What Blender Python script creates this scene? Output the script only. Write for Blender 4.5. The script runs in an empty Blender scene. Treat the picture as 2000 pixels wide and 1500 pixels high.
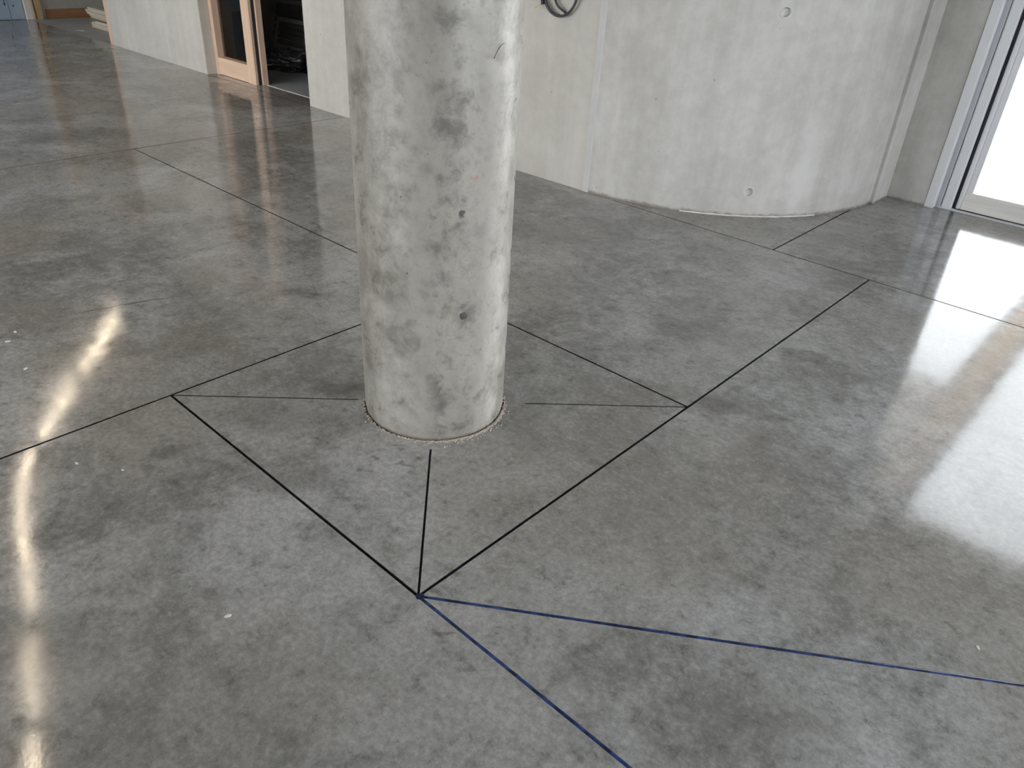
import bpy, bmesh, math, random
from mathutils import Vector, noise
R = math.radians
random.seed(7)
scene = bpy.context.scene
C = scene.collection

# ------------------------------------------------------------------ camera
cd = bpy.data.cameras.new('camera'); cam = bpy.data.objects.new('camera', cd); C.objects.link(cam)
cd.sensor_fit = 'HORIZONTAL'; cd.sensor_width = 36.0; cd.lens = 1492.03 / 2000 * 36.0
cd.clip_start = 0.02; cd.clip_end = 300
cam.location = (1.75605, -1.60590, 1.52679)
cam.rotation_euler = (1.025108, -0.053530, 0.744581)
scene.camera = cam

# ------------------------------------------------------------------ overcast sky, exposure
w = bpy.data.worlds.new('sky'); scene.world = w; w.use_nodes = True
bg = w.node_tree.nodes['Background']
bg.inputs['Color'].default_value = (0.975, 0.975, 1.0, 1); bg.inputs['Strength'].default_value = 3.4
vs = scene.view_settings
vs.view_transform = 'Standard'; vs.look = 'None'; vs.gamma = 1.0; vs.use_curve_mapping = False
vs.exposure = 1.22
LAMP = 13.0
cy = scene.cycles
cy.use_light_tree = False; cy.adaptive_threshold = .06; cy.max_bounces = 5; cy.diffuse_bounces = 3; cy.glossy_bounces = 3; cy.transparent_max_bounces = 6; cy.caustics_reflective = False; cy.caustics_refractive = False

# ------------------------------------------------------------------ helpers
class G:
    """terse node-graph builder"""
    def __init__(s, name):
        s.m = bpy.data.materials.new(name); s.m.use_nodes = True
        s.t = s.m.node_tree; s.n = s.t.nodes; s.bsdf = s.n['Principled BSDF']; s.out = s.n['Material Output']
        s._pos = None
    def put(s, sock, v):
        if isinstance(v, bpy.types.NodeSocket): s.t.links.new(v, sock)
        elif v is not None:
            if hasattr(sock.default_value, '__len__') and not hasattr(v, '__len__'): v = [v] * len(sock.default_value)
            if hasattr(v, '__len__') and len(sock.default_value) == 4 and len(v) == 3: v = (*v, 1)
            sock.default_value = v
    def pos(s):
        if s._pos is None: s._pos = s.n.new('ShaderNodeNewGeometry').outputs['Position']
        return s._pos
    def math(s, op, a, b=None, c=None, clamp=False):
        n = s.n.new('ShaderNodeMath'); n.operation = op; n.use_clamp = clamp
        for i, v in enumerate((a, b, c)):
            if v is not None: s.put(n.inputs[i], v)
        return n.outputs[0]
    def vmath(s, op, a, b=None, out=0):
        n = s.n.new('ShaderNodeVectorMath'); n.operation = op
        s.put(n.inputs[0], a)
        if b is not None: s.put(n.inputs[1], b)
        return n.outputs[out]
    def noise(s, scale, detail=4, rough=.55, vec=None, dist=0, color=False):
        n = s.n.new('ShaderNodeTexNoise'); s.put(n.inputs['Vector'], vec if vec is not None else s.pos())
        s.put(n.inputs['Scale'], scale); s.put(n.inputs['Detail'], detail); s.put(n.inputs['Roughness'], rough); s.put(n.inputs['Distortion'], dist)
        return n.outputs['Color' if color else 'Fac']
    def scaled(s, v, vec=None): return s.vmath('MULTIPLY', vec if vec is not None else s.pos(), v)
    def ramp(s, x, lo, hi, a=0., b=1.):
        n = s.n.new('ShaderNodeMapRange'); n.interpolation_type = 'SMOOTHSTEP'
        for i, v in enumerate((x, lo, hi, a, b)): s.put(n.inputs[i], v)
        return n.outputs[0]
    def mix(s, f, a, b, mode='MIX'):
        n = s.n.new('ShaderNodeMix'); n.data_type = 'RGBA'; n.blend_type = mode
        s.put(n.inputs[0], f); s.put(n.inputs[6], a); s.put(n.inputs[7], b)
        return n.outputs[2]
    def xyz(s, vec=None):
        n = s.n.new('ShaderNodeSeparateXYZ'); s.put(n.inputs[0], vec if vec is not None else s.pos()); return n.outputs
    def comb(s, x, y, z):
        n = s.n.new('ShaderNodeCombineXYZ')
        for i, v in enumerate((x, y, z)): s.put(n.inputs[i], v)
        return n.outputs[0]
    def bump(s, h, strength=.2, dist=.01, normal=None):
        n = s.n.new('ShaderNodeBump'); s.put(n.inputs['Strength'], strength); s.put(n.inputs['Distance'], dist); s.put(n.inputs['Height'], h)
        if normal is not None: s.put(n.inputs['Normal'], normal)
        return n.outputs[0]
    def done(s, color=None, rough=None, normal=None, **kw):
        b = s.bsdf
        s.put(b.inputs['Base Color'], color); s.put(b.inputs['Roughness'], rough)
        if normal is not None: s.put(b.inputs['Normal'], normal)
        for k, v in kw.items(): s.put(b.inputs[k.replace('_', ' ')], v)
        return s.m

def plain(name, col, rough=.5, var=.12, nscale=9, **kw):
    g = G(name); f = g.noise(nscale, 5)
    c = g.mix(f, [x * (1 - var) for x in col], [min(1, x * (1 + var)) for x in col])
    return g.done(c, rough, None, **kw)

def wood(name, col, axis=2, rough=.45, dark=.72):
    g = G(name); sc = [26., 26., 26.]; sc[axis] = 1.6
    v = g.scaled(sc); f = g.noise(1.0, 5, .6, v, .6)
    c = g.mix(g.ramp(f, .3, .72), [x * dark for x in col], col)
    return g.done(c, rough, g.bump(f, .06, .002))

def obj(name, verts, faces, mat, parent=None, smooth=False, kind=None):
    me = bpy.data.meshes.new(name); me.from_pydata([tuple(v) for v in verts], [], faces); me.update()
    o = bpy.data.objects.new(name, me); C.objects.link(o)
    if mat: me.materials.append(mat)
    if smooth:
        for p in me.polygons: p.use_smooth = True
    if parent: o.parent = parent
    if kind: o['kind'] = kind
    return o
def from_bm(name, bm, mat, parent=None, smooth=False, kind=None):
    me = bpy.data.meshes.new(name); bm.normal_update(); bm.to_mesh(me); bm.free()
    o = bpy.data.objects.new(name, me); C.objects.link(o); me.materials.append(mat)
    if smooth:
        for p in me.polygons: p.use_smooth = True
    if parent: o.parent = parent
    if kind: o['kind'] = kind
    return o
def bm_box(bm, x0, x1, y0, y1, z0, z1, bev=0):
    b2 = bmesh.new()
    r = bmesh.ops.create_cube(b2, size=1)
    for v in r['verts']:
        v.co = Vector(((x0 + x1) / 2 + v.co.x * (x1 - x0), (y0 + y1) / 2 + v.co.y * (y1 - y0), (z0 + z1) / 2 + v.co.z * (z1 - z0)))
    if bev: bmesh.ops.bevel(b2, geom=b2.edges[:], offset=bev, segments=2, affect='EDGES', profile=.5)
    tmp = bpy.data.meshes.new('t'); b2.to_mesh(tmp); b2.free(); bm.from_mesh(tmp); bpy.data.meshes.remove(tmp)
def boxes(name, lst, mat, parent=None, bev=0, kind=None):
    bm = bmesh.new()
    for b in lst: bm_box(bm, *b, bev=bev)
    return from_bm(name, bm, mat, parent, kind=kind)
def tag(o, label=None, cat=None, group=None, kind=None):
    for k, v in (('label', label), ('category', cat), ('group', group), ('kind', kind)):
        if v: o[k] = v
    return o
def empty(name, loc=(0, 0, 0), kind=None):
    o = bpy.data.objects.new(name, None); C.objects.link(o); o.location = loc; o.empty_display_size = .1
    if kind: o['kind'] = kind
    return o
def prism(bm, poly, z0, z1, bev=0):
    b2 = bmesh.new()
    vs_ = [b2.verts.new((x, y, z0)) for x, y in poly]; f = b2.faces.new(vs_)
    r = bmesh.ops.extrude_face_region(b2, geom=[f])
    for v in r['geom']:
        if isinstance(v, bmesh.types.BMVert): v.co.z = z1
    bmesh.ops.recalc_face_normals(b2, faces=b2.faces[:])
    if bev:
        ed = [e for e in b2.edges if all(abs(v.co.z - z1) < 1e-6 for v in e.verts)]
        bmesh.ops.bevel(b2, geom=ed, offset=bev, segments=1, affect='EDGES')
    tmp = bpy.data.meshes.new('t'); b2.to_mesh(tmp); b2.free(); bm.from_mesh(tmp); bpy.data.meshes.remove(tmp)
def catmull(pts, n=8):
    P = [Vector(p) for p in pts]; P = [2 * P[0] - P[1]] + P + [2 * P[-1] - P[-2]]; out = []
    for i in range(1, len(P) - 2):
        a, b, c, d = P[i - 1:i + 3]
        for k in range(n):
            t = k / n
            out.append(.5 * (2 * b + (c - a) * t + (2 * a - 5 * b + 4 * c - d) * t * t + (3 * b - a - 3 * c + d) * t ** 3))
    return out + [P[-2]]
def tube(name, pts, rad, mat, parent=None, seg=8, closed=False):
    P = [Vector(p) for p in pts]; V = []; F = []; n = len(P)
    up = Vector((0, 0, 1))
    for i, p in enumerate(P):
        t = (P[min(i + 1, n - 1)] - P[max(i - 1, 0)]).normalized()
        a = t.cross(up)
        if a.length < 1e-3: a = t.cross(Vector((1, 0, 0)))
        a.normalize(); b = t.cross(a).normalized()
        r = rad(i / (n - 1)) if callable(rad) else rad
        for k in range(seg):
            q = 2 * math.pi * k / seg; V.append(p + a * r * math.cos(q) + b * r * math.sin(q))
    for i in range(n - 1):
        for k in range(seg):
            k2 = (k + 1) % seg; F.append((i * seg + k, i * seg + k2, (i + 1) * seg + k2, (i + 1) * seg + k))
    F.append(tuple(range(seg))[::-1]); F.append(tuple((n - 1) * seg + k for k in range(seg)))
    return obj(name, V, F, mat, parent, smooth=True)

# ------------------------------------------------------------------ materials
def floor_material():
    g = G('polished_concrete')
    x, y, z = g.xyz()
    warp = g.vmath('SUBTRACT', g.noise(2.2, 2, .6, color=True), (.5, .5, .5))
    pw = g.vmath('ADD', g.pos(), g.scaled((.55, .55, 0), warp))
    big = g.noise(.75, 3, .6, pw)
    mid = g.noise(2.6, 5, .68, pw)
    fine = g.noise(17, 5, .75)
    grain = g.noise(140, 2, .7)
    v = g.math('ADD', g.math('MULTIPLY', big, .36), g.math('ADD', g.math('MULTIPLY', mid, .38), g.math('MULTIPLY', fine, .26)))
    c = g.mix(g.ramp(v, .39, .60), FL_D, FL_L)
    c = g.mix(g.ramp(g.noise(1.1, 2, .5, g.vmath('ADD', pw, (7, 3, 0))), .42, .68, 0, .55), c, FL_W)   # browner cement patches
    gr2 = g.noise(52, 4, .8); c = g.mix(g.ramp(gr2, .62, .36, 0, .34), c, (.10, .098, .09)); c = g.mix(g.ramp(gr2, .55, .72, 0, .30), c, (.50, .50, .49))
    # worn pale flecks and dark pin holes
    c = g.mix(g.ramp(fine, .58, .75, 0, .4), c, (.38, .385, .38)); c = g.mix(g.ramp(fine, .44, .3, 0, .45), c, (.09, .088, .08))
    c = g.mix(g.ramp(grain, .62, .75, 0, .45), c, (.07, .07, .065))
    c = g.mix(g.ramp(g.noise(230, 2, .5), .68, .78, 0, .4), c, (.55, .55, .53))
    # individual stains, (x, y, rx, ry, angle, strength)
    pf = g.vmath('ADD', g.pos(), g.scaled((.22, .22, 0), g.vmath('SUBTRACT', g.noise(7, 3, .65, color=True), (.5, .5, .5))))
    for sx, sy, rx, ry, a, st in STAINS:
        d = g.vmath('SUBTRACT', pf, (sx, sy, 0))
        n = g.n.new('ShaderNodeVectorRotate'); n.rotation_type = 'Z_AXIS'; g.put(n.inputs['Vector'], d); n.inputs['Angle'].default_value = -a
        d = g.vmath('MULTIPLY', n.outputs[0], (1 / rx, 1 / ry, 0))
        m = g.ramp(g.vmath('LENGTH', d, out=1), 1.15, .25, 0, st)
        c = g.mix(m, c, (.085, .078, .066))
    # thin dark wavering line
    wavy_pos = g.vmath('ADD', g.pos(), g.scaled((.05, .05, 0), g.vmath('SUBTRACT', g.noise(9, 1, color=True), (.5, .5, .5))))
    cx, cy, _ = g.xyz(wavy_pos)
    line = g.math('ABSOLUTE', g.math('SUBTRACT', cx, g.math('MULTIPLY_ADD', cy, .27, -1.36)))
    m = g.math('MULTIPLY', g.ramp(line, .009, .003, 0, .6), g.math('MULTIPLY', g.ramp(cy, -.68, -.6), g.ramp(cy, -.27, -.34)))
    c = g.mix(m, c, (.06, .055, .05))
    rough = g.ramp(g.math('ADD', g.math('MULTIPLY', mid, .6), g.math('MULTIPLY', fine, .4)), .3, .7, .06, .135)
    nb = g.bump(g.noise(5, 1, .4), .035, .02)
    nb = g.bump(g.noise(90, 1, .6), .035, .0012, nb)
    return g.done(c, rough, nb, IOR=1.52, Specular_IOR_Level=.5)
FL_D = (.178, .174, .165); FL_L = (.44, .436, .43); FL_W = (.275, .25, .21)
STAINS = [(-.30, -.21, .13, .07, .75, .55), (.05, -.62, .22, .09, .9, .35), (-.36, -.83, .06, .05, 0, .55), (-.30, -.90, .05, .04, 0, .4),
          (.74, .76, .13, .09, .6, .5), (.15, -.385, .035, .018, .7, .5),
          (.225, -.31, .03, .016, .7, .45), (.724, .209, .025, .012, .7, .6), (.70, .17, .018, .012, .7, .45), (.833, -.708, .028, .014, .9, .5),
          (.894, -.723, .024, .016, .9, .55), (-1.1, 1.55, .5, .18, .3, .3), 
          (-.25, -.45, .35, .12, .7, .3), (.45, 1.3, .4, .14, .5, .28), (-1.75, .74, .2, .018, .1, .45), (.1, -1.5, .3, .12, .9, .3), (1.5, -.35, .25, .1, .8, .28)]
M_floor = floor_material()

def concrete(name, dark, light, streak=True, pores=True, rough=.55, drum=False, contrast=1.0):
    g = G(name)
    v = g.scaled((5, 5, .5)) if streak else g.scaled((3, 3, 3))
    st = g.noise(1.0, 4, .6, v); cl = g.noise(1.6, 4, .62); fi = g.noise(13, 5, .7)
    f = g.math('ADD', g.math('MULTIPLY', st, .4), g.math('ADD', g.math('MULTIPLY', cl, .35), g.math('MULTIPLY', fi, .25)))
    c = g.mix(g.ramp(f, .5 - .16 / contrast, .5 + .16 / contrast), dark, light)
    h = fi
    if pores:
        p = g.n.new('ShaderNodeTexVoronoi'); g.put(p.inputs['Vector'], g.pos()); p.inputs['Scale'].default_value = 11
        sparse = g.ramp(g.noise(5, 2), .5, .56)
        pm = g.math('MULTIPLY', g.ramp(p.outputs['Distance'], .07, .035), sparse)
        c = g.mix(g.math('MULTIPLY', pm, .7), c, (.13, .125, .115)); h = g.math('SUBTRACT', fi, pm)
    if drum:   # dirty, chipped foot
        z = g.xyz()[2]
        foot = g.math('MULTIPLY', g.ramp(g.math('ADD', z, g.math('MULTIPLY', g.noise(18, 5, .7), -.05)), .0, -.022), .7)
        c = g.mix(foot, c, (.16, .12, .085))
    return g.done(c, rough, g.bump(h, .12, .004))
M_wall = concrete('wall_concrete', (.50, .475, .425), (.66, .635, .58), contrast=.8)
M_drum = concrete('drum_concrete', (.44, .425, .395), (.64, .625, .595), drum=True)
M_ceil = concrete('ceiling_concrete', (.36, .355, .345), (.46, .455, .445), streak=False)
M_joint = plain('seam_mortar', (.60, .60, .58), .7)

def column_material():
    g = G('column_concrete')
    x, y, z = g.xyz()
    ang = g.math('MULTIPLY', g.math('ARCTAN2', y, x), 57.29578)
    st = g.noise(1.0, 3, .6, g.scaled((7, 7, 1.1))); cl = g.noise(9, 5, .68, dist=.3); bl = g.noise(2.4, 2, .5); fi = g.noise(45, 3, .7)
    f = g.math('ADD', g.math('MULTIPLY', cl, .5), g.math('ADD', g.math('MULTIPLY', bl, .25), g.math('MULTIPLY', st, .25)))
    bt = g.noise(20, 5, .72, dist=.4); f = g.math('ADD', g.math('MULTIPLY', f, .68), g.math('MULTIPLY', bt, .32))
    c = g.mix(g.ramp(f, .36, .63), (.22, .203, .172), (.55, .522, .47))
    c = g.mix(g.ramp(fi, .52, .75, 0, .3), c, (.25, .235, .205))
    # a stained vertical run down the formwork face
    da = g.math('ABSOLUTE', g.math('SUBTRACT', ang, g.math('MULTIPLY_ADD', g.noise(2.5, 3), 30, -45)))
    run = g.math('MULTIPLY', g.ramp(da, 40, 6), g.ramp(g.math('ADD', g.math('MULTIPLY', cl, .55), g.math('ADD', g.math('MULTIPLY', bl, .15), g.math('MULTIPLY', bt, .3)), ), .43, .62, .0, .85))
    c = g.mix(run, c, (.085, .076, .064))
    def mark(a0, z0, wa, hz, col, st, nz=30, soft=.4, src=None):
        nonlocal c
        nn = g.math('MULTIPLY_ADD', g.noise(nz, 1, .7), 1.4, -.7)
        d = g.math('SQRT', g.math('ADD', g.math('POWER', g.math('DIVIDE', g.math('SUBTRACT', ang, a0), wa), 2.), g.math('POWER', g.math('DIVIDE', g.math('SUBTRACT', z, z0), hz), 2.)))
        m = g.ramp(g.math('ADD', d, nn), 1.0, soft, 0, st)
        c = g.mix(m, c, col)
    mark(-24.5, .795, 3.2, .016, (.04, .035, .03), .9, 90)
    mark(-15, .896, 5.5, .006, (.42, .17, .13), .45, 70)
    mark(-55, .903, 5, .0022, (.36, .25, .18), .5, 60)
    mark(-65.7, .905, .35, .018, (.25, .22, .19), .5, 20)
    mark(-65.2, .838, .9, .004, (.08, .07, .06), .8, 20)
    mark(-61.8, .606, 1.0, .005, (.06, .055, .05), .9, 20)
    mark(-6.5, .33, .5, .003, (.06, .055, .05), .9, 20)
    p = g.n.new('ShaderNodeTexVoronoi'); g.put(p.inputs['Vector'], g.pos()); p.inputs['Scale'].default_value = 22
    pm = g.math('MULTIPLY', g.ramp(p.outputs['Distance'], .06, .03), g.ramp(g.noise(8, 2), .54, .58))
    c = g.mix(g.math('MULTIPLY', pm, .8), c, (.1, .09, .08))
    foot = g.ramp(g.math('ADD', z, g.math('MULTIPLY', g.noise(30, 4, .7), -.03)), .0, -.014, 0, .7)
    c = g.mix(foot, c, (.17, .13, .09))
    rough = g.ramp(cl, .35, .65, .26, .42)
    h = g.math('SUBTRACT', g.math('ADD', g.math('MULTIPLY', fi, .35), g.math('MULTIPLY', cl, .5)), pm)
    return g.done(c, rough, g.bump(h, .10, .0035))
M_col = column_material()

def sealant(name, col, hi, rough, spec):
    g = G(name); n = g.noise(30, 4, .6)
    return g.done(g.mix(g.ramp(n, .4, .65), col, hi), rough, g.bump(g.noise(160, 2), .25, .002), Specular_IOR_Level=spec)
M_black = sealant('black_sealant', (.004, .004, .005), (.010, .010, .013), .7, .04)
M_blue = sealant('blue_black_sealant', (.007, .013, .045), (.03, .065, .22), .3, .35)
M_crumb = plain('mortar_crumbs', (.58, .52, .45), .8, .35, 60)
M_foam = plain('brown_filler', (.075, .055, .04), .8, .3, 40)
M_base = plain('screed', (.09, .09, .085), .9)
M_spruce = wood('pale_spruce', (.84, .60, .43), dark=.86)
M_spruce_x = wood('pale_spruce_rail', (.84, .60, .43), axis=0, dark=.86)
M_white_wood_x = wood('whitewashed_timber', (.92, .89, .84), axis=0, dark=.88)
M_white_post = wood('white_primed_post', (.86, .80, .74), dark=.9)
M_yellow_post = wood('yellow_pine_post', (.62, .44, .22))
M_board = wood('orange_brown_board', (.46, .23, .12), axis=1)
M_lath = wood('sawn_lath', (.74, .66, .52), axis=0)
M_lath_d = wood('brown_bearer', (.22, .13, .10), axis=0)
M_alu = plain('light_grey_aluminium', (.78, .79, .81), .38, .05)
M_alu2 = plain('mid_grey_aluminium', (.50, .51, .54), .38, .05)
M_gasket = plain('dark_gasket', (.015, .015, .025), .6)
M_bluepanel = concrete('blue_grey_panel', (.34, .43, .54), (.46, .55, .65), rough=.6)
M_ink = plain('blue_marker_ink', (.02, .05, .11), .6)
M_cable = plain('dark_cable', (.035, .035, .045), .4)
M_yellow = plain('yellow_core', (.70, .60, .22), .5)
M_greyframe = plain('grey_frame', (.55, .56, .55), .6)
M_greyslat = plain('grey_slat', (.30, .30, .31), .6)
M_plastic = plain('dark_plastic_film', (.03, .03, .035), .25)
M_roomfloor = plain('room_screed', (.34, .36, .38), .5)
M_roomwall = plain('grey_plaster', (.45, .44, .42), .9)
M_roughfloor = concrete('unpolished_floor', (.40, .39, .37), (.54, .53, .51), streak=False, rough=.8)
M_chip = plain('white_plaster', (.72, .70, .66), .8)
M_ground = concrete('pale_gravel', (.66, .66, .65), (.80, .80, .79), streak=False, rough=.9)
M_soffit = wood('beige_soffit', (.80, .73, .64), axis=1)
M_beam = wood('timber_beam', (.80, .64, .48), axis=1)
M_lampbody = plain('white_lamp_body', (.75, .75, .73), .5)
g = G('lamp_diffuser'); g.done((.9, .9, .9), .5, None, Emission_Color=(1, .82, .60), Emission_Strength=LAMP); M_lamp = g.m
def glass(name, tint):
    g = G(name)
    tr = g.n.new('ShaderNodeBsdfTransparent'); tr.inputs[0].default_value = (*tint, 1)
    gl = g.n.new('ShaderNodeBsdfGlossy'); gl.inputs['Roughness'].default_value = .0
    fr = g.n.new('ShaderNodeFresnel'); fr.inputs[0].default_value = 1.5
    mx = g.n.new('ShaderNodeMixShader'); g.t.links.new(fr.outputs[0], mx.inputs[0]); g.t.links.new(tr.outputs[0], mx.inputs[1]); g.t.links.new(gl.outputs[0], mx.inputs[2])
    g.t.links.new(mx.outputs[0], g.out.inputs[0]); return g.m
M_glass = glass('window_glass', (.88, .90, .91))

# ------------------------------------------------------------------ layout (metres; origin = column foot, X along the long wall, Y towards it)
S = .67                       # half side of the square pad round the column
YW = 2.494                    # face of the long wall / joint in line with it
YN = 4.14                     # face of the glazed wall
XE, YS, XWST, H = 5.0, -3.9, -11.0, 3.0
RC = .25                      # column radius
DRC, DRR = (-1.29, 3.935), 1.441

# ------------------------------------------------------------------ floor: base, slabs, sealed saw cuts
fl = boxes('floor', [(XWST - .2, XE + .2, YS - .2, YN + .35, -.2, -.04)], M_base, kind='structure')
tag(fl, 'grey polished concrete floor with black sealed joints')
J = .0047
def inset(poly, d):
    n = len(poly); out = []
    ar = sum(poly[i][0] * poly[(i + 1) % n][1] - poly[(i + 1) % n][0] * poly[i][1] for i in range(n))
    if ar < 0: poly = poly[::-1]
    L = []
    for i in range(n):
        a, b = Vector(poly[i]), Vector(poly[(i + 1) % n]); t = (b - a).normalized(); nrm = Vector((-t.y, t.x)); L.append((a + nrm * d, t))
    for i in range(n):
        (p, t), (q, u) = L[i - 1], L[i]
        k = t.x * u.y - t.y * u.x; s_ = ((q - p).x * u.y - (q - p).y * u.x) / k; out.append(tuple(p + t * s_))
    return out
ODD = .689
yo = -S + (XE - S) * ODD
slabs = [[(XWST, YS), (-3.88, YS), (-3.88, YW), (XWST, YW)], [(-3.88, YS), (-S, YS), (-S, S), (-3.88, S)],
         [(-3.88, S), (S, S), (S, YW), (-3.88, YW)], [(-S, YS), (XE, YS), (XE, -S), (-S, -S)],
         [(S, -S), (XE, -S), (XE, yo)], [(S, -S), (XE, yo), (XE, YW), (S, YW)],
         [(-1.05, YW), (.118, YW), (.118, YN), (-1.05, YN)], [(.118, YW), (XE, YW), (XE, YN + .3), (.118, YN + .3)],
         [(-6.19, YW), (-4.384, YW), (-4.384, 2.69), (-6.19, 2.69)]]
for poly in slabs:
    bm = bmesh.new(); prism(bm, inset(poly, J), -.04, 0); from_bm('floor_slab', bm, M_floor, fl)
# pad with column hole and corner cuts
bm = bmesh.new(); prism(bm, inset([(-S, -S), (S, -S), (S, S), (-S, S)], J), -.04, 0)
pad = from_bm('floor_slab', bm, M_floor, fl)
cut = bmesh.new()
bmesh.ops.create_cone(cut, cap_ends=True, segments=96, radius1=RC + .006, radius2=RC + .006, depth=.2)
cutter = from_bm('cut', cut, M_floor)
def apply_bool(o, c):
    md = o.modifiers.new('b', 'BOOLEAN'); md.object = c; md.operation = 'DIFFERENCE'; md.solver = 'EXACT'
    dg = bpy.context.evaluated_depsgraph_get(); me = bpy.data.meshes.new_from_object(o.evaluated_get(dg))
    o.modifiers.clear(); old = o.data; o.data = me; bpy.data.meshes.remove(old)
    cm = c.data; bpy.data.objects.remove(c); bpy.data.meshes.remove(cm)
apply_bool(pad, cutter)
DG = [(1, -1, .298), (1, 1, .335), (-1, -1, .278), (-1, 1, .29)]      # diagonal cuts stop short of the column
for sx, sy, r0 in DG:
    a = math.atan2(sy, sx); t = Vector((math.cos(a), math.sin(a))); n = Vector((-t.y, t.x)); hw = .0034
    p0, p1 = t * r0, t * (S * 2 ** .5 + .05); bm = bmesh.new()
    prism(bm, [tuple(p0 - n * hw), tuple(p1 - n * hw), tuple(p1 + n * hw), tuple(p0 + n * hw)], -.028, .02)
    apply_bool(pad, from_bm('cut', bm, M_floor))
pad.name = 'floor_slab'

def seal(p0, p1, width, mat, step=.012, proud=-.0002, wob=.16, seed=0):
    p0, p1 = Vector((*p0, 0)), Vector((*p1, 0)); d = p1 - p0; Ln = d.length; t = d / Ln; n = Vector((-t.y, t.x, 0))
    k = max(2, int(Ln / step)); V = []; F = []
    prof = [(-1, -.02), (-.98, -.003), (-.55, .0), (0, .0005), (.55, .0), (.98, -.003), (1, -.02)]; m = len(prof)
    for i in range(k + 1):
        s_ = Ln * i / k; c = p0 + t * s_
        nl = noise.noise((s_ * 38 + seed * 9.1, .3, seed)); nr = noise.noise((s_ * 38, 5.3, seed + 2.)); nh = noise.noise((s_ * 55, 9.3, seed))
        sh = noise.noise((s_ * 4, 2.3, seed)) * .0006
        for j, (u, z) in enumerate(prof):
            e = 1 + wob * (nl if u < 0 else nr)
            V.append(c + n * (u * e * width / 2 + sh) + Vector((0, 0, z + (proud + .0007 * nh if z > -.01 else 0))))
        if i:
            for j in range(m - 1): F.append(((i - 1) * m + j, (i - 1) * m + j + 1, i * m + j + 1, i * m + j))
    o = obj('joint_sealant', V, F, mat, fl, smooth=True); return o
W = .0104
seal((-3.88, YS), (-3.88, YW), W, M_black, .05, seed=1)
seal((-3.88, S), (S - .004, S), W, M_black, .015, seed=2)
seal((-S, YS), (-S, S), W, M_black, .015, seed=3)
seal((S, -S), (S, YW), W * 1.12, M_black, seed=4)
seal((-S, -S), (S, -S), W * 1.08, M_black, seed=5)
tag(seal((S, -S), (XE, -S), W * 1.15, M_blue, .01, .0010, .2, seed=6), 'glossy blue-black joint sealant')
tag(seal((S, -S), (XE, yo), W * 1.02, M_blue, .01, .0010, .24, seed=7), 'glossy blue-black joint sealant')
seal((-1.0, YW), (XE, YW), W * .9, M_black, .03, seed=8)
seal((.118, YW), (.118, 3.62), W * .9, M_black, .03, seed=9)
seal((-6.19, YW), (-4.384, YW), W * .9, M_black, .05, seed=10)
for i, (sx, sy, r0) in enumerate(DG):
    k = 2 ** -.5
    seal((sx * r0 * k, sy * r0 * k), (sx * (S - .004), sy * (S - .004)),   .0072, M_black, .01, wob=.3, seed=11 + i)
# blob where the cuts meet
bm = bmesh.new(); bmesh.ops.create_uvsphere(bm, u_segments=20, v_segments=10, radius=1)
for v in bm.verts:
    v.co += v.co.normalized() * .35 * noise.noise(v.co * 2.2 + Vector((3, 1, 2)))
    v.co = Vector((S + .004 + v.co.x * .011, -S + .002 + v.co.y * .011, v.co.z * .0028))
tag(from_bm('joint_sealant', bm, M_blue, fl, smooth=True), 'blue sealant blob at the crossing')
# filler in the gap round the column
V = []; F = []; n = 160
for i in range(n):
    a = 2 * math.pi * i / n; zz = -.009 + .003 * noise.noise((math.cos(a) * 9, math.sin(a) * 9, 1))
    for r in (RC - .006, RC + .0058): V.append((r * math.cos(a), r * math.sin(a), zz))
    F.append((2 * i, 2 * i + 1, 2 * ((i + 1) % n) + 1, 2 * ((i + 1) % n)))
obj('gap_filler', V, F, M_foam, fl)

# ------------------------------------------------------------------ column
V = []; F = []; n = 160; zs = [-.04, 0, .02, .3, .6, .9, 1.2, 1.5, 2.0, H]
for z in zs:
    for i in range(n):
        a = 2 * math.pi * i / n; r = RC - (.004 if z <= 0 else 0) + .0006 * noise.noise((math.cos(a) * 2, math.sin(a) * 2, z * 2))
        V.append((r * math.cos(a), r * math.sin(a), z))
for k in range(len(zs) - 1):
    for i in range(n):
        j = (i + 1) % n; F.append((k * n + i, k * n + j, (k + 1) * n + j, (k + 1) * n + i))
col = empty('column'); tag(col, 'round mottled grey concrete column standing on the floor', 'column')
shaft = obj('shaft', V, F, M_col, col, smooth=True)
# tie pit, its dark hollow put in as a dark disc
a = R(-21.7); ctr = Vector((math.cos(a), math.sin(a), 0)); tx = Vector((-math.sin(a), math.cos(a), 0))
V = [ctr * (RC + .0012) + Vector((0, 0, .466))]; F = []; n = 24
for i in range(n):
    q = 2 * math.pi * i / n; rr = .0125 * (1 + .25 * noise.noise((math.cos(q) * 1.6, math.sin(q) * 1.6, 4)))
    for s_, off in ((.55, .0006), (1, .0016), (1.12, -.002)):
        p = tx * math.cos(q) * rr * s_ + Vector((0, 0, math.sin(q) * rr * s_)); dx = (math.cos(q) * rr * s_)
        V.append(ctr * (math.sqrt(RC * RC - dx * dx) + off) + p + Vector((0, 0, .466)))
for i in range(n):
    b, d = 1 + 3 * i, 1 + 3 * ((i + 1) % n); F += [(0, b, d), (b, b + 1, d + 1, d), (b + 1, b + 2, d + 2, d + 1)]
M_pit = plain('dark_pit', (.085, .085, .08), .6, .6, 150)
tag(obj('tie_pit', V, F, M_pit, col, smooth=True), 'small dark round pit')
# thin hair-like strand on the shaft
pts = []
for i in range(9):
    t = i / 8; a = R(5.0 - 9 * t); z = 1.245 - .035 * t * t
    pts.append(((RC + .001) * math.cos(a), (RC + .001) * math.sin(a), z))
tube('strand', pts, .0006, M_cable, col, 5)
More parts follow.
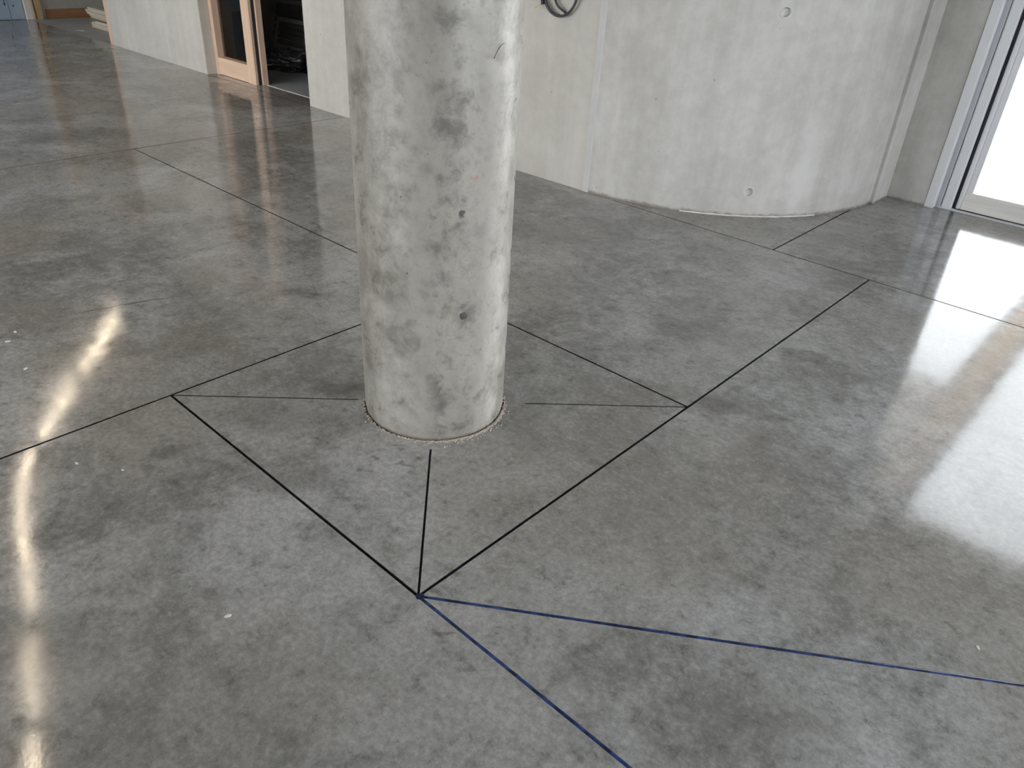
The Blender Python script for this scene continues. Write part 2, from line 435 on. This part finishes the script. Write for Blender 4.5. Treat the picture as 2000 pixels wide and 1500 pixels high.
# mortar crumbs along the foot
bm = bmesh.new(); rnd = random.Random(4)
for i in range(1500):
    a = R(rnd.gauss(-8, 30)) if i < 1330 else R(rnd.uniform(-150, -60))
    rr = RC + .001 + abs(rnd.gauss(0, .005)) + (.03 * rnd.random() ** 2 if i % 12 == 0 else 0); s_ = rnd.uniform(.0010, .0030)
    b2 = bmesh.ops.create_icosphere(bm, subdivisions=1, radius=s_)
    for v in b2['verts']:
        v.co *= rnd.uniform(.7, 1.25); v.co += Vector((rr * math.cos(a), rr * math.sin(a), s_ * .5 + (.0 if rr > RC + .006 else -.0012)))
tag(from_bm('mortar_crumbs', bm, M_crumb), 'beige mortar crumbs strewn round the foot of the column', 'crumbs', kind='stuff')

# ------------------------------------------------------------------ walls
TH = .26
DO = (-6.19, -4.384, 2.36)       # door opening
LO = (-10.9, -8.36, 2.30)        # far opening
wl = boxes('wall_back', [(LO[1], DO[0], YW, YW + TH, 0, H), (DO[1], DRC[0] + .02, YW, YW + TH, 0, H), (DO[0], DO[1], YW, YW + TH, DO[2], H), (XWST, LO[1], YW, YW + TH, LO[2], H)], M_wall, kind='structure')
boxes('rough_reveal', [(DO[0] - .002, DO[0] + .004, YW + .004, YW + TH, 0, DO[2])], M_wall, wl)
# rounded concrete corner
V = []; F = []; n = 72; a0, a1 = -90, -1.5
for i in range(n + 1):
    a = R(a0 + (a1 - a0) * i / n)
    for r in (DRR, DRR - .25):
        for z in (-.03, .015, H): V.append((DRC[0] + r * math.cos(a), DRC[1] + r * math.sin(a), z))
for i in range(n):
    b, d = 6 * i, 6 * i + 6
    for k in (0, 1): F.append((b + k, d + k, d + k + 1, b + k + 1)); F.append((b + 3 + k + 1, d + 3 + k + 1, d + 3 + k, b + 3 + k))
    F.append((b + 2, d + 2, d + 5, b + 5)); F.append((b, b + 3, d + 3, d))
F += [(0, 1, 2, 5, 4, 3), tuple(6 * n + k for k in (3, 4, 5, 2, 1, 0))]
dr = obj('wall_curved', V, F, M_drum, kind='structure')
TIES = [(-46.2, 1.172), (-45.8, .156)]
for ta, tz in TIES + [(-80, 1.172), (-80, .156), (-15, 1.172), (-46, 2.2)]:
    if ta in (-80, -15): continue
    a = R(ta); d = Vector((math.cos(a), math.sin(a), 0)); c = Vector((*DRC, tz)) + d * DRR
    bm = bmesh.new(); bmesh.ops.create_cone(bm, cap_ends=True, segments=28, radius1=.022, radius2=.029, depth=.06)
    q = Vector((0, 0, 1)).rotation_difference(d)
    for v in bm.verts: v.co = q @ v.co + c
    apply_bool(dr, from_bm('cut', bm, M_drum))
    V = []; F = []; m = 28; t1 = Vector((-d.y, d.x, 0)); prof = [(.0395, -.003), (.037, .0012), (.031, .003), (.0275, .002), (.0235, -.016), (.0, -.018)]
    for k in range(m):
        qa = 2 * math.pi * k / m
        for r, h in prof: 
            wv = 1 + .06 * noise.noise((math.cos(qa) * 2, math.sin(qa) * 2, ta))
            V.append(c + t1 * r * wv * math.cos(qa) + Vector((0, 0, r * wv * math.sin(qa))) + d * (h - (r * math.cos(qa)) ** 2 / 2 / DRR))
    L = len(prof)
    for k in range(m):
        for j in range(L - 1): F.append((k * L + j, ((k + 1) % m) * L + j, ((k + 1) % m) * L + j + 1, k * L + j + 1))
    tag(obj('tie_hole_cone', V, F, M_joint, dr, smooth=True), 'round formwork tie hole with pale rim')
for p in dr.data.polygons: p.use_smooth = abs(p.normal.z) < .5
try:
    dr.data.set_sharp_from_angle(angle=R(30))
except Exception: pass
V = []; F = []
for i in range(41):
    a = R(-62 + 36 * i / 40); e = .004 + .004 * noise.noise((i * .5, 2, 3))
    for r, z_ in ((DRR - .01, .007 + .004 * noise.noise((i * .4, 1, 1))), (DRR + .002, .006 + .004 * noise.noise((i * .4, 1, 1))), (DRR + .002 + e, .0)): V.append((DRC[0] + r * math.cos(a), DRC[1] + r * math.sin(a), z_))
    if i:
        for j in range(2): F.append((3 * i - 3 + j, 3 * i - 2 + j, 3 * i + 1 + j, 3 * i + j))
obj('mortar_fillet', V, F, M_chip, dr, smooth=True)
# seam between the straight wall and the rounded corner
sp = []
bm = bmesh.new(); k = 60; prev = None
for i in range(k + 1):
    z = H * i / k; a_ = -1.268 + .004 * noise.noise((z * 4, 0, 1)); b_ = -1.226 + .003 * noise.noise((z * 5, 3, 1)); e = .006 * max(0, noise.noise((z * 2.2, 7, 2)))
    r = [bm.verts.new((a_ - e, YW + .001, z)), bm.verts.new((a_, YW - .0045, z)), bm.verts.new((b_, YW - .0035, z)), bm.verts.new((b_ + .004, YW + .003, z))]
    if prev:
        for j in range(3): bm.faces.new((prev[j], prev[j + 1], r[j + 1], r[j]))
    prev = r
tag(from_bm('trim_1', bm, M_joint, smooth=False, kind='structure'), 'pale mortar seam strip on the concrete wall')
# short return and pier beside the glazing
XR = .172
boxes('wall_return', [(XR - .25, XR, 3.87, YN + .4, -.03, H)], M_drum, kind='structure')
boxes('wall_pier', [(XR, .425, YN, YN + .4, -.03, H)], M_drum, kind='structure')
boxes('wall_left', [(XWST - .25, XWST, YS, 6.0, -.03, H)], M_wall, kind='structure')
EW = [-2.3, -.2, 1.9, 4.0]
boxes('wall_right', [(XE, XE + .25, YS, EW[0], -.03, H), (XE, XE + .25, EW[-1], YN + .4, -.03, H), (XE, XE + .25, EW[0], EW[-1], 2.8, H), (XE, XE + .25, EW[0], EW[-1], -.03, .08)], M_wall, kind='structure')
boxes('wall_lintel', [(.425, XE, YN, YN + .4, 2.60, H)], M_drum, kind='structure')
SW = [(-10.7, -7.9), (-7.6, -4.8), (-4.5, -1.8), (-1.5, .3)]
lst = [(XWST, XE, YS - .25, YS, 2.7, H), (XWST, XE, YS - .25, YS, -.03, .12)]
xs = [XWST] + [q for p in SW for q in p] + [XE]
lst += [(xs[i], xs[i + 1], YS - .25, YS, .12, 2.7) for i in range(0, len(xs), 2)]
boxes('wall_front', lst, M_wall, kind='structure')
boxes('ceiling', [(XWST - .25, XE + .25, YS - .25, YN + .4, H, H + .2)], M_ceil, kind='structure')

# ------------------------------------------------------------------ glazed wall on the right
w1 = empty('window_1', (.43, YN, 0), 'structure')
def P(name, b, mat, par, bev=.0015, label=None):
    loc = par.matrix_world.translation if par.type == 'EMPTY' else Vector((0, 0, 0))
    o = boxes(name, [b], mat, None, bev); o.parent = par
    if par.type == 'EMPTY': o.data.transform(__import__('mathutils').Matrix.Translation(-par.location))
    if label: o['label'] = label
    return o
P('jamb_post', (.427, .484, YN - .006, 4.22, 0, 2.60), M_alu, w1, .003)
P('jamb_rebate', (.484, .512, 4.19, 4.30, 0, 2.60), M_alu2, w1)
P('jamb_cover', (.516, .580, 4.205, 4.30, 0, 2.60), M_alu, w1, .008)
P('gasket', (.578, .606, 4.235, 4.30, 0, 2.60), M_gasket, w1)
P('track', (.43, XE, 4.195, 4.235, 0, .006), M_alu, w1)
P('threshold_gasket', (.60, XE, 4.232, 4.30, 0, .014), M_gasket, w1)
bays = [.602, 2.06, 3.52, XE]
for i in range(3):
    x0, x1 = bays[i], bays[i + 1]
    st = P('sash_stile', (x0, x0 + .028, 4.222, 4.30, .012, 2.58), M_alu, w1, .009)
    P('sash_bead', (x0 + .028, x0 + .068, 4.245, 4.29, .10, 2.52), M_alu, w1, .003)
    P('sash_bead', (x1 - .068, x1 - .028, 4.245, 4.29, .10, 2.52), M_alu, w1, .003)
    P('sash_stile', (x1 - .028, x1 - .002, 4.222, 4.30, .012, 2.58), M_alu, w1, .009)
    P('bottom_rail', (x0 + .028, x1 - .028, 4.226, 4.30, .014, .108), M_white_wood_x, w1, .003, 'whitewashed wooden bottom rail')
    P('bottom_bead', (x0 + .05, x1 - .05, 4.240, 4.285, .106, .128), M_white_wood_x, w1, .002)
    P('top_rail', (x0 + .028, x1 - .028, 4.226, 4.30, 2.50, 2.60), M_white_wood_x, w1, .003)
    P('pane', (x0 + .05, x1 - .05, 4.262, 4.270, .12, 2.52), M_glass, w1, 0)
# windows in the wall behind the camera
for k, (x0, x1) in enumerate(SW):
    wn = empty('window_%d_offscreen' % (k + 2), (x0, YS, .12), 'structure')
    y0, y1 = YS - .16, YS - .08
    P('frame_bar', (x0, x0 + .07, y0, y1, .12, 2.7), M_alu2, wn); P('frame_bar', (x1 - .07, x1, y0, y1, .12, 2.7), M_alu2, wn)
    P('frame_bar', (x0 + .07, x1 - .07, y0, y1, .12, .19), M_alu2, wn); P('frame_bar', (x0 + .07, x1 - .07, y0, y1, 2.63, 2.7), M_alu2, wn)
    xm = (x0 + x1) / 2
    P('mullion', (xm - .04, xm + .04, y0, y1, .19, 2.63), M_alu2, wn)
    P('pane', (x0 + .06, xm - .03, YS - .125, YS - .117, .18, 2.64), M_glass, wn, 0); P('pane', (xm + .03, x1 - .06, YS - .125, YS - .117, .18, 2.64), M_glass, wn, 0)

we = empty('window_6_offscreen', (XE, EW[0], .08), 'structure')
for y0 in EW: P('frame_bar', (XE + .08, XE + .16, max(y0 - .04, EW[0]), min(y0 + .04, EW[-1]), .08, 2.8), M_alu2, we)
for y0, y1 in zip(EW, EW[1:]):
    for z0, z1 in ((.08, .15), (2.73, 2.8)): P('frame_bar', (XE + .08, XE + .16, y0 + .04, y1 - .04, z0, z1), M_alu2, we)
    P('pane', (XE + .117, XE + .125, y0 + .03, y1 - .03, .14, 2.74), M_glass, we, 0)

# ------------------------------------------------------------------ doorway with wooden sidelight
d1 = empty('door_1', (-5.4, 2.6, 0), 'structure')
YF = 2.60
P('stile', (DO[0] + .004, DO[0] + .062, YF, YF + .085, 0, DO[2]), M_spruce, d1)
P('stile', (-5.575, -5.452, YF, YF + .085, 0, DO[2]), M_spruce, d1)
P('bottom_rail', (DO[0] + .062, -5.575, YF + .001, YF + .085, .004, .168), M_spruce_x, d1)
P('top_rail', (DO[0] + .062, -5.575, YF + .001, YF + .085, DO[2] - .13, DO[2]), M_spruce_x, d1)
P('pane', (DO[0] + .05, -5.56, YF + .070, YF + .076, .16, DO[2] - .12), M_glass, d1, 0)
P('jamb_lining', (-5.452, -5.440, YF + .002, YF + .088, 0, DO[2]), M_spruce, d1)
P('gasket', (-5.440, -5.432, YF + .03, YF + .10, 0, DO[2]), M_gasket, d1, 0)
P('door_stop', (-5.432, -5.408, YF + .06, YF + .12, 0, DO[2]), M_spruce, d1)
P('head', (-5.452, DO[1] - .0, YF + .01, YF + .1, DO[2] - .06, DO[2]), M_spruce, d1)
P('threshold_strip', (-5.41, DO[1], 2.690, 2.700, -.02, .003), M_chip, d1, 0)

# dark room behind the doorway
boxes('floor_room', [(-9.0, -3.6, 2.70, 5.0, -.2, -.002)], M_roomfloor, kind='structure')
boxes('wall_room', [(-9.0, -3.6, 5.0, 5.2, -.2, H), (-8.31, -8.15, YW + TH, 5.0, -.2, H), (-3.75, -3.6, YW + TH, 5.0, -.2, H)], M_roomwall, kind='structure')
boxes('ceiling_room', [(-9.0, -3.6, YW + TH, 5.2, H - .3, H)], M_roomwall, kind='structure')
def leaning_frame(x0, x1, h, y, lean, label, nsl):
    t = empty('window_frame', ((x0 + x1) / 2, y, 0)); wd = x1 - x0; b = .05
    parts = [('frame_bar', (-wd / 2, -wd / 2 + b, 0, .04, 0, h)), ('frame_bar', (wd / 2 - b, wd / 2, 0, .04, 0, h)),
             ('frame_bar', (-wd / 2 + b, wd / 2 - b, 0, .04, 0, b)), ('frame_bar', (-wd / 2 + b, wd / 2 - b, 0, .04, h - b, h))]
    for nme, bb in parts: boxes(nme, [bb], M_greyframe, t, .002)
    for i in range(nsl):
        z = b + (h - 2 * b) * (i + .5) / nsl; boxes('slat', [(-wd / 2 + b, wd / 2 - b, .012, .03, z - .35 * (h - 2 * b) / nsl, z + .3 * (h - 2 * b) / nsl)], M_greyslat, t)
    t.rotation_euler = (-lean, 0, 0)
    tag(t, label, 'frame'); return t
leaning_frame(-8.1, -7.15, .52, 4.42, .25, 'larger grey slatted frame leaning in the dark room behind the doorway', 5)
leaning_frame(-7.55, -6.7, .36, 4.12, .32, 'smaller grey slatted frame leaning before the larger one in the dark room', 4)
# crumpled film on the room floor
bm = bmesh.new(); bmesh.ops.create_icosphere(bm, subdivisions=5, radius=1)
for v in bm.verts:
    q = v.co.copy(); f = 1 + .45 * noise.fractal(q * 2.1, .7, 2.1, 5)
    v.co = Vector((q.x * .42 * f, q.y * .20 * f, max(0, q.z * .13 * f + .06)))
o = from_bm('plastic_film', bm, M_plastic, smooth=True); o.location = (-6.05, 3.42, -.002); o.rotation_euler = (0, 0, .25)
tag(o, 'crumpled heap of dark plastic film on the floor inside the doorway', 'plastic film')
o = tube('loose_cable', catmull([(-5.50, 3.56, .01), (-5.4, 3.5, .008), (-5.2, 3.36, .008), (-4.9, 3.45, .008), (-4.6, 3.4, .008)]), .009, M_cable)
tag(o, 'dark cable trailing from the heap of film inside the doorway', 'cable')

# ------------------------------------------------------------------ far opening, end wall and timber
d2 = empty('door_2', (-8.4, YW, 0), 'structure')
P('jamb', (-8.458, -8.376, YW + .004, YW + .07, 0, LO[2]), M_spruce, d2, .002)
P('jamb', (-10.99, -10.94, YW - .045, YW + .03, 0, LO[2] + .3), M_white_post, d2, .002, 'white primed door post')
P('jamb_lining', (-10.95, -10.935, YW + .03, YW + .055, 0, LO[2] + .3), M_spruce, d2, 0)
P('jamb', (-10.99, -10.92, YW + .085, YW + .155, 0, LO[2] + .3), M_yellow_post, d2, .002, 'yellow pine door post')
P('head', (-10.92, -8.376, YW + .004, YW + .1, LO[2] - .06, LO[2]), M_spruce_x, d2, .002)
boxes('floor_annex', [(XWST, -8.31, YW, 6.0, -.2, -.001)], M_roughfloor, kind='structure')
boxes('wall_annex', [(XWST, -8.31, 6.0, 6.2, -.2, H), (-8.36, -8.31, YW + TH, 6.0, -.2, H)], M_wall, kind='structure')
boxes('ceiling_annex', [(XWST, -8.31, YW + TH, 6.2, H - .3, H)], M_ceil, kind='structure')
tag(boxes('baseboard_left', [(XWST, XWST + .03, YW + .22, 6.0, 0, .118)], M_board, kind='structure', bev=.002), 'orange-brown wooden board at the foot of the end wall')
# blue-grey panels on the end wall
wp = empty('wall_panelling', (XWST, 0, 0), 'structure')
y = YW - .06
for k in range(5):
    wd = .175 if k == 0 else .9
    boxes('wall_panel', [(.0, .018 + (.004 if k % 2 else 0), y - wd + .004, y, .006, 2.7)], M_bluepanel, wp, .002); y -= wd
# ink arrow and spot on the panels
tag(obj('ink_arrow', [(.0235, y_, z_) for y_, z_ in [(2.213, .40), (2.222, .40), (2.224, .21), (2.234, .215), (2.222, .165), (2.208, .205), (2.215, .208)]], [tuple(range(7))], M_ink, wp), 'dark blue arrow pointing down')
tag(obj('ink_spot', [(.0195, 2.322 + .007 * math.cos(q * .63), .172 + .016 * math.sin(q * .63)) for q in range(10)], [tuple(range(10))], M_ink, wp), 'dark ink spot')

# lath stack: every lath its own thing
rnd = random.Random(11)
def lath(x0, y0, z0, ln, wd, th, rz, mat, label, group, cat='lath', name='timber_lath'):
    o = boxes(name, [(0, ln, -wd / 2, wd / 2, 0, th)], mat, None, .0015); o.location = (x0, y0, z0); o.rotation_euler = (0, 0, rz)
    tag(o, label, cat, group); return o
ORD = ['lowest', 'second', 'third', 'fourth', 'fifth', 'sixth', 'seventh', 'eighth', 'ninth', 'tenth', 'eleventh', 'topmost']
ROW = ['front row facing the hall', 'rear row behind it']
z = 0.0
for k in range(12):
    if k == 5:
        for j in range(2):
            lath(-9.80, 2.93 + j * .062, z, 1.1, .04, .028, 0, M_lath_d, 'dark brown bearer between the lath courses, ' + ROW[j], 'bearers between the laths', 'bearer', 'timber_bearer')
        z += .0285
    for j in range(2):
        x0 = (-9.95 - rnd.uniform(0, .05) + (.16 if k == 4 and j == 0 else 0)) if k < 5 else (-10.04 - rnd.uniform(0, .10) + .035 * abs(k - 8))
        lath(x0, 2.93 + j * .062, z, 1.25, .045, .0165, rnd.uniform(-.004, .004), M_lath,
             'pale sawn lath, %s course of the stack by the jamb, %s' % (ORD[k], ROW[j]), 'stacked laths')
    if k % 3 == 2: z += .0035
    z += .0170
bm = bmesh.new(); bmesh.ops.create_grid(bm, x_segments=6, y_segments=4, size=1)
for v in bm.verts: v.co = Vector((v.co.x * .07, v.co.y * .028, .004 + .008 * abs(noise.noise(v.co * 1.4))))
r = bmesh.ops.extrude_face_region(bm, geom=bm.faces[:])
for v in r['geom']:
    if isinstance(v, bmesh.types.BMVert): v.co.z += .002
o = from_bm('paper_scrap', bm, M_chip); o.location = (-9.68, 2.64, -.004); o.rotation_euler[2] = .4
tag(o, 'small white paper scrap on the rough floor of the far opening', 'paper scrap')

# ------------------------------------------------------------------ cable coil hanging from the long wall
cb = empty('cable_coil', (-1.57, YW, 1.10)); tag(cb, 'dark looped cable hanging from the concrete wall beside the column', 'cable')
def loop(cx, cz, rx, rz, y0, dy, a0, a1, n=60):
    return [(cx + rx * math.cos(R(a0 + (a1 - a0) * i / n)) + .57 * 0, y0 + dy * i / n, cz + rz * math.sin(R(a0 + (a1 - a0) * i / n))) for i in range(n + 1)]
for k, (cx, cz, rx, rz, y0, dy, a0, a1) in enumerate([(.0, .075, .136, .142, -.022, -.012, 185, 530), (.012, .085, .132, .150, -.038, .012, 170, 500)]):
    tube('cable_loop', loop(cx, cz, rx, rz, y0, dy, a0, a1), .0075, M_cable, cb)
tube('cable_tail', catmull([(-.05, .0, .30), (-.05, -.03, .22), (-.055, -.03, .10), (-.02, -.028, -.0), (.06, -.028, -.045)]), .007, M_cable, cb)
tag(tube('bare_core', [(-.128, -.035, .0), (-.15, -.04, -.02), (-.176, -.045, -.036)], .004, M_yellow, cb, 6), 'yellow bare wire end')
tube('cable_tie', [(-.134, -.03, .012), (-.126, -.033, -.012)], .012, M_cable, cb)

# ------------------------------------------------------------------ curved line of ceiling lamps (seen mirrored in the floor)
LZ = 2.70
PATH = catmull([(-7.08, 1.40, LZ), (-6.67, 1.07, LZ), (-6.43, .89, LZ), (-6.26, .735, LZ), (-5.92, .47, LZ), (-5.23, -.08, LZ), (-4.58, -.50, LZ), (-3.50, -.85, LZ), (-2.88, -1.04, LZ), (-2.08, -1.31, LZ), (-1.4, -1.54, LZ), (-.6, -1.75, LZ)], 10)
SEG = [(0, 19), (22, 38), (41, 52), (55, 78), (81.5, 89), (91, 100), (101.5, 110)]
def along(t):
    i = min(int(t), len(PATH) - 2); return PATH[i].lerp(PATH[i + 1], t - i)
for k, (t0, t1) in enumerate(SEG):
    m = 8; pts = [along(t0 + (t1 - t0) * i / m) for i in range(m + 1)]
    root = empty('ceiling_lamp_%d_offscreen' % (k + 1), pts[m // 2])
    tag(root, 'curved white linear lamp under the ceiling, %s in its line counted from the column' % ('seventh', 'sixth', 'fifth', 'fourth', 'third', 'second', 'first')[k], 'lamp', 'curved line of ceiling lamps')
    def strip(name, hw, z0, z1, mat):
        V = []; F = []
        for i, p in enumerate(pts):
            t = (pts[min(i + 1, m)] - pts[max(i - 1, 0)]).normalized(); n_ = Vector((-t.y, t.x, 0))
            for s_, z_ in ((-1, z0), (1, z0), (1, z1), (-1, z1)): V.append(p + n_ * hw * s_ + Vector((0, 0, z_)) - pts[m // 2])
            if i:
                for j in range(4): F.append((4 * i - 4 + j, 4 * i - 4 + (j + 1) % 4, 4 * i + (j + 1) % 4, 4 * i + j))
        F += [(3, 2, 1, 0), (4 * m, 4 * m + 1, 4 * m + 2, 4 * m + 3)]
        return obj(name, V, F, mat, root)
    strip('housing', .028, .02, .07, M_lampbody)
    strip('diffuser_%d_offscreen' % (k + 1), .019, 0, .02, M_lamp)
    for i in (2, m - 2):
        p = pts[i] - pts[m // 2]; tube('suspension_rod', [p + Vector((0, 0, .07)), p + Vector((0, 0, H - LZ))], .004, M_alu, root, 6)
# unlit curved white rail continuing the line
pts = catmull([(-7.0, 1.88, LZ), (-7.5, 2.12, LZ), (-7.96, 2.26, LZ), (-8.5, 2.34, LZ), (-9.0, 2.33, LZ), (-9.6, 2.22, LZ)], 6); V = []; F = []
for i, p in enumerate(pts):
    t = (pts[min(i + 1, len(pts) - 1)] - pts[max(i - 1, 0)]).normalized(); n_ = Vector((-t.y, t.x, 0))
    for s_, z_ in ((-1, 0), (1, 0), (1, .3), (-1, .3)): V.append(p + n_ * .09 * s_ + Vector((0, 0, z_)))
    if i:
        for j in range(4): F.append((4 * i - 4 + j, 4 * i - 4 + (j + 1) % 4, 4 * i + (j + 1) % 4, 4 * i + j))
F += [(3, 2, 1, 0), tuple(len(V) - 4 + j for j in range(4))]
tag(obj('ceiling_rail', V, F, M_lampbody), 'curved white rail fixed under the ceiling', 'ceiling rail')

# ------------------------------------------------------------------ flecks on the floor
for i, (x, y, s_) in enumerate([(-1.523, -.892, .010), (-1.457, -.942, .012), (-1.194, -.968, .010), (-.489, -1.066, .008), (.387, -1.052, .010), (1.799, .232, .008), (-.36, -.98, .006)]):
    bm = bmesh.new(); m = 7; vs_ = [bm.verts.new((s_ * (1 + .5 * noise.noise((k * 1.3, i, 2))) * math.cos(k * 2 * math.pi / m), .55 * s_ * (1 + .5 * noise.noise((k * 1.3, i, 5))) * math.sin(k * 2 * math.pi / m), 0)) for k in range(m)]
    f = bm.faces.new(vs_); r = bmesh.ops.extrude_face_region(bm, geom=[f])
    for v in r['geom']:
        if isinstance(v, bmesh.types.BMVert): v.co *= .8; v.co.z = .0016
    bmesh.ops.recalc_face_normals(bm, faces=bm.faces[:])
    o = from_bm('plaster_fleck', bm, M_chip); o.location = (x, y, 0); o.rotation_euler[2] = i * 1.1
    tag(o, 'tiny white plaster fleck lying on the polished floor', 'fleck', 'plaster flecks on the floor')

# ------------------------------------------------------------------ outside
boxes('ground_outside', [(XE + .26, 45, YS - .26, YN + .36, -.3, -.06), (-40, 45, YN + .36, 45, -.3, -.06), (-40, 45, -45, YS - .26, -.3, -.06)], M_ground, kind='structure')
cn = empty('canopy', (.5, 5.5, 2.4)); tag(cn, 'timber canopy outside above the glazed wall', 'canopy')
boxes('soffit', [(-2.2, .10, -1.05, 1.25, .02, .12)], M_soffit, cn)
boxes('beam_side_strip', [(.10, .17, -1.05, 5.6, .03, .14)], M_greyslat, cn); boxes('beam_side_strip', [(.44, .50, -1.05, 5.6, .03, .14)], M_greyslat, cn)  # dark strips along the beam; the left one stands in for a gap
boxes('edge_beam', [(.17, .44, -1.05, 5.6, -.02, .16)], M_beam, cn, .004)
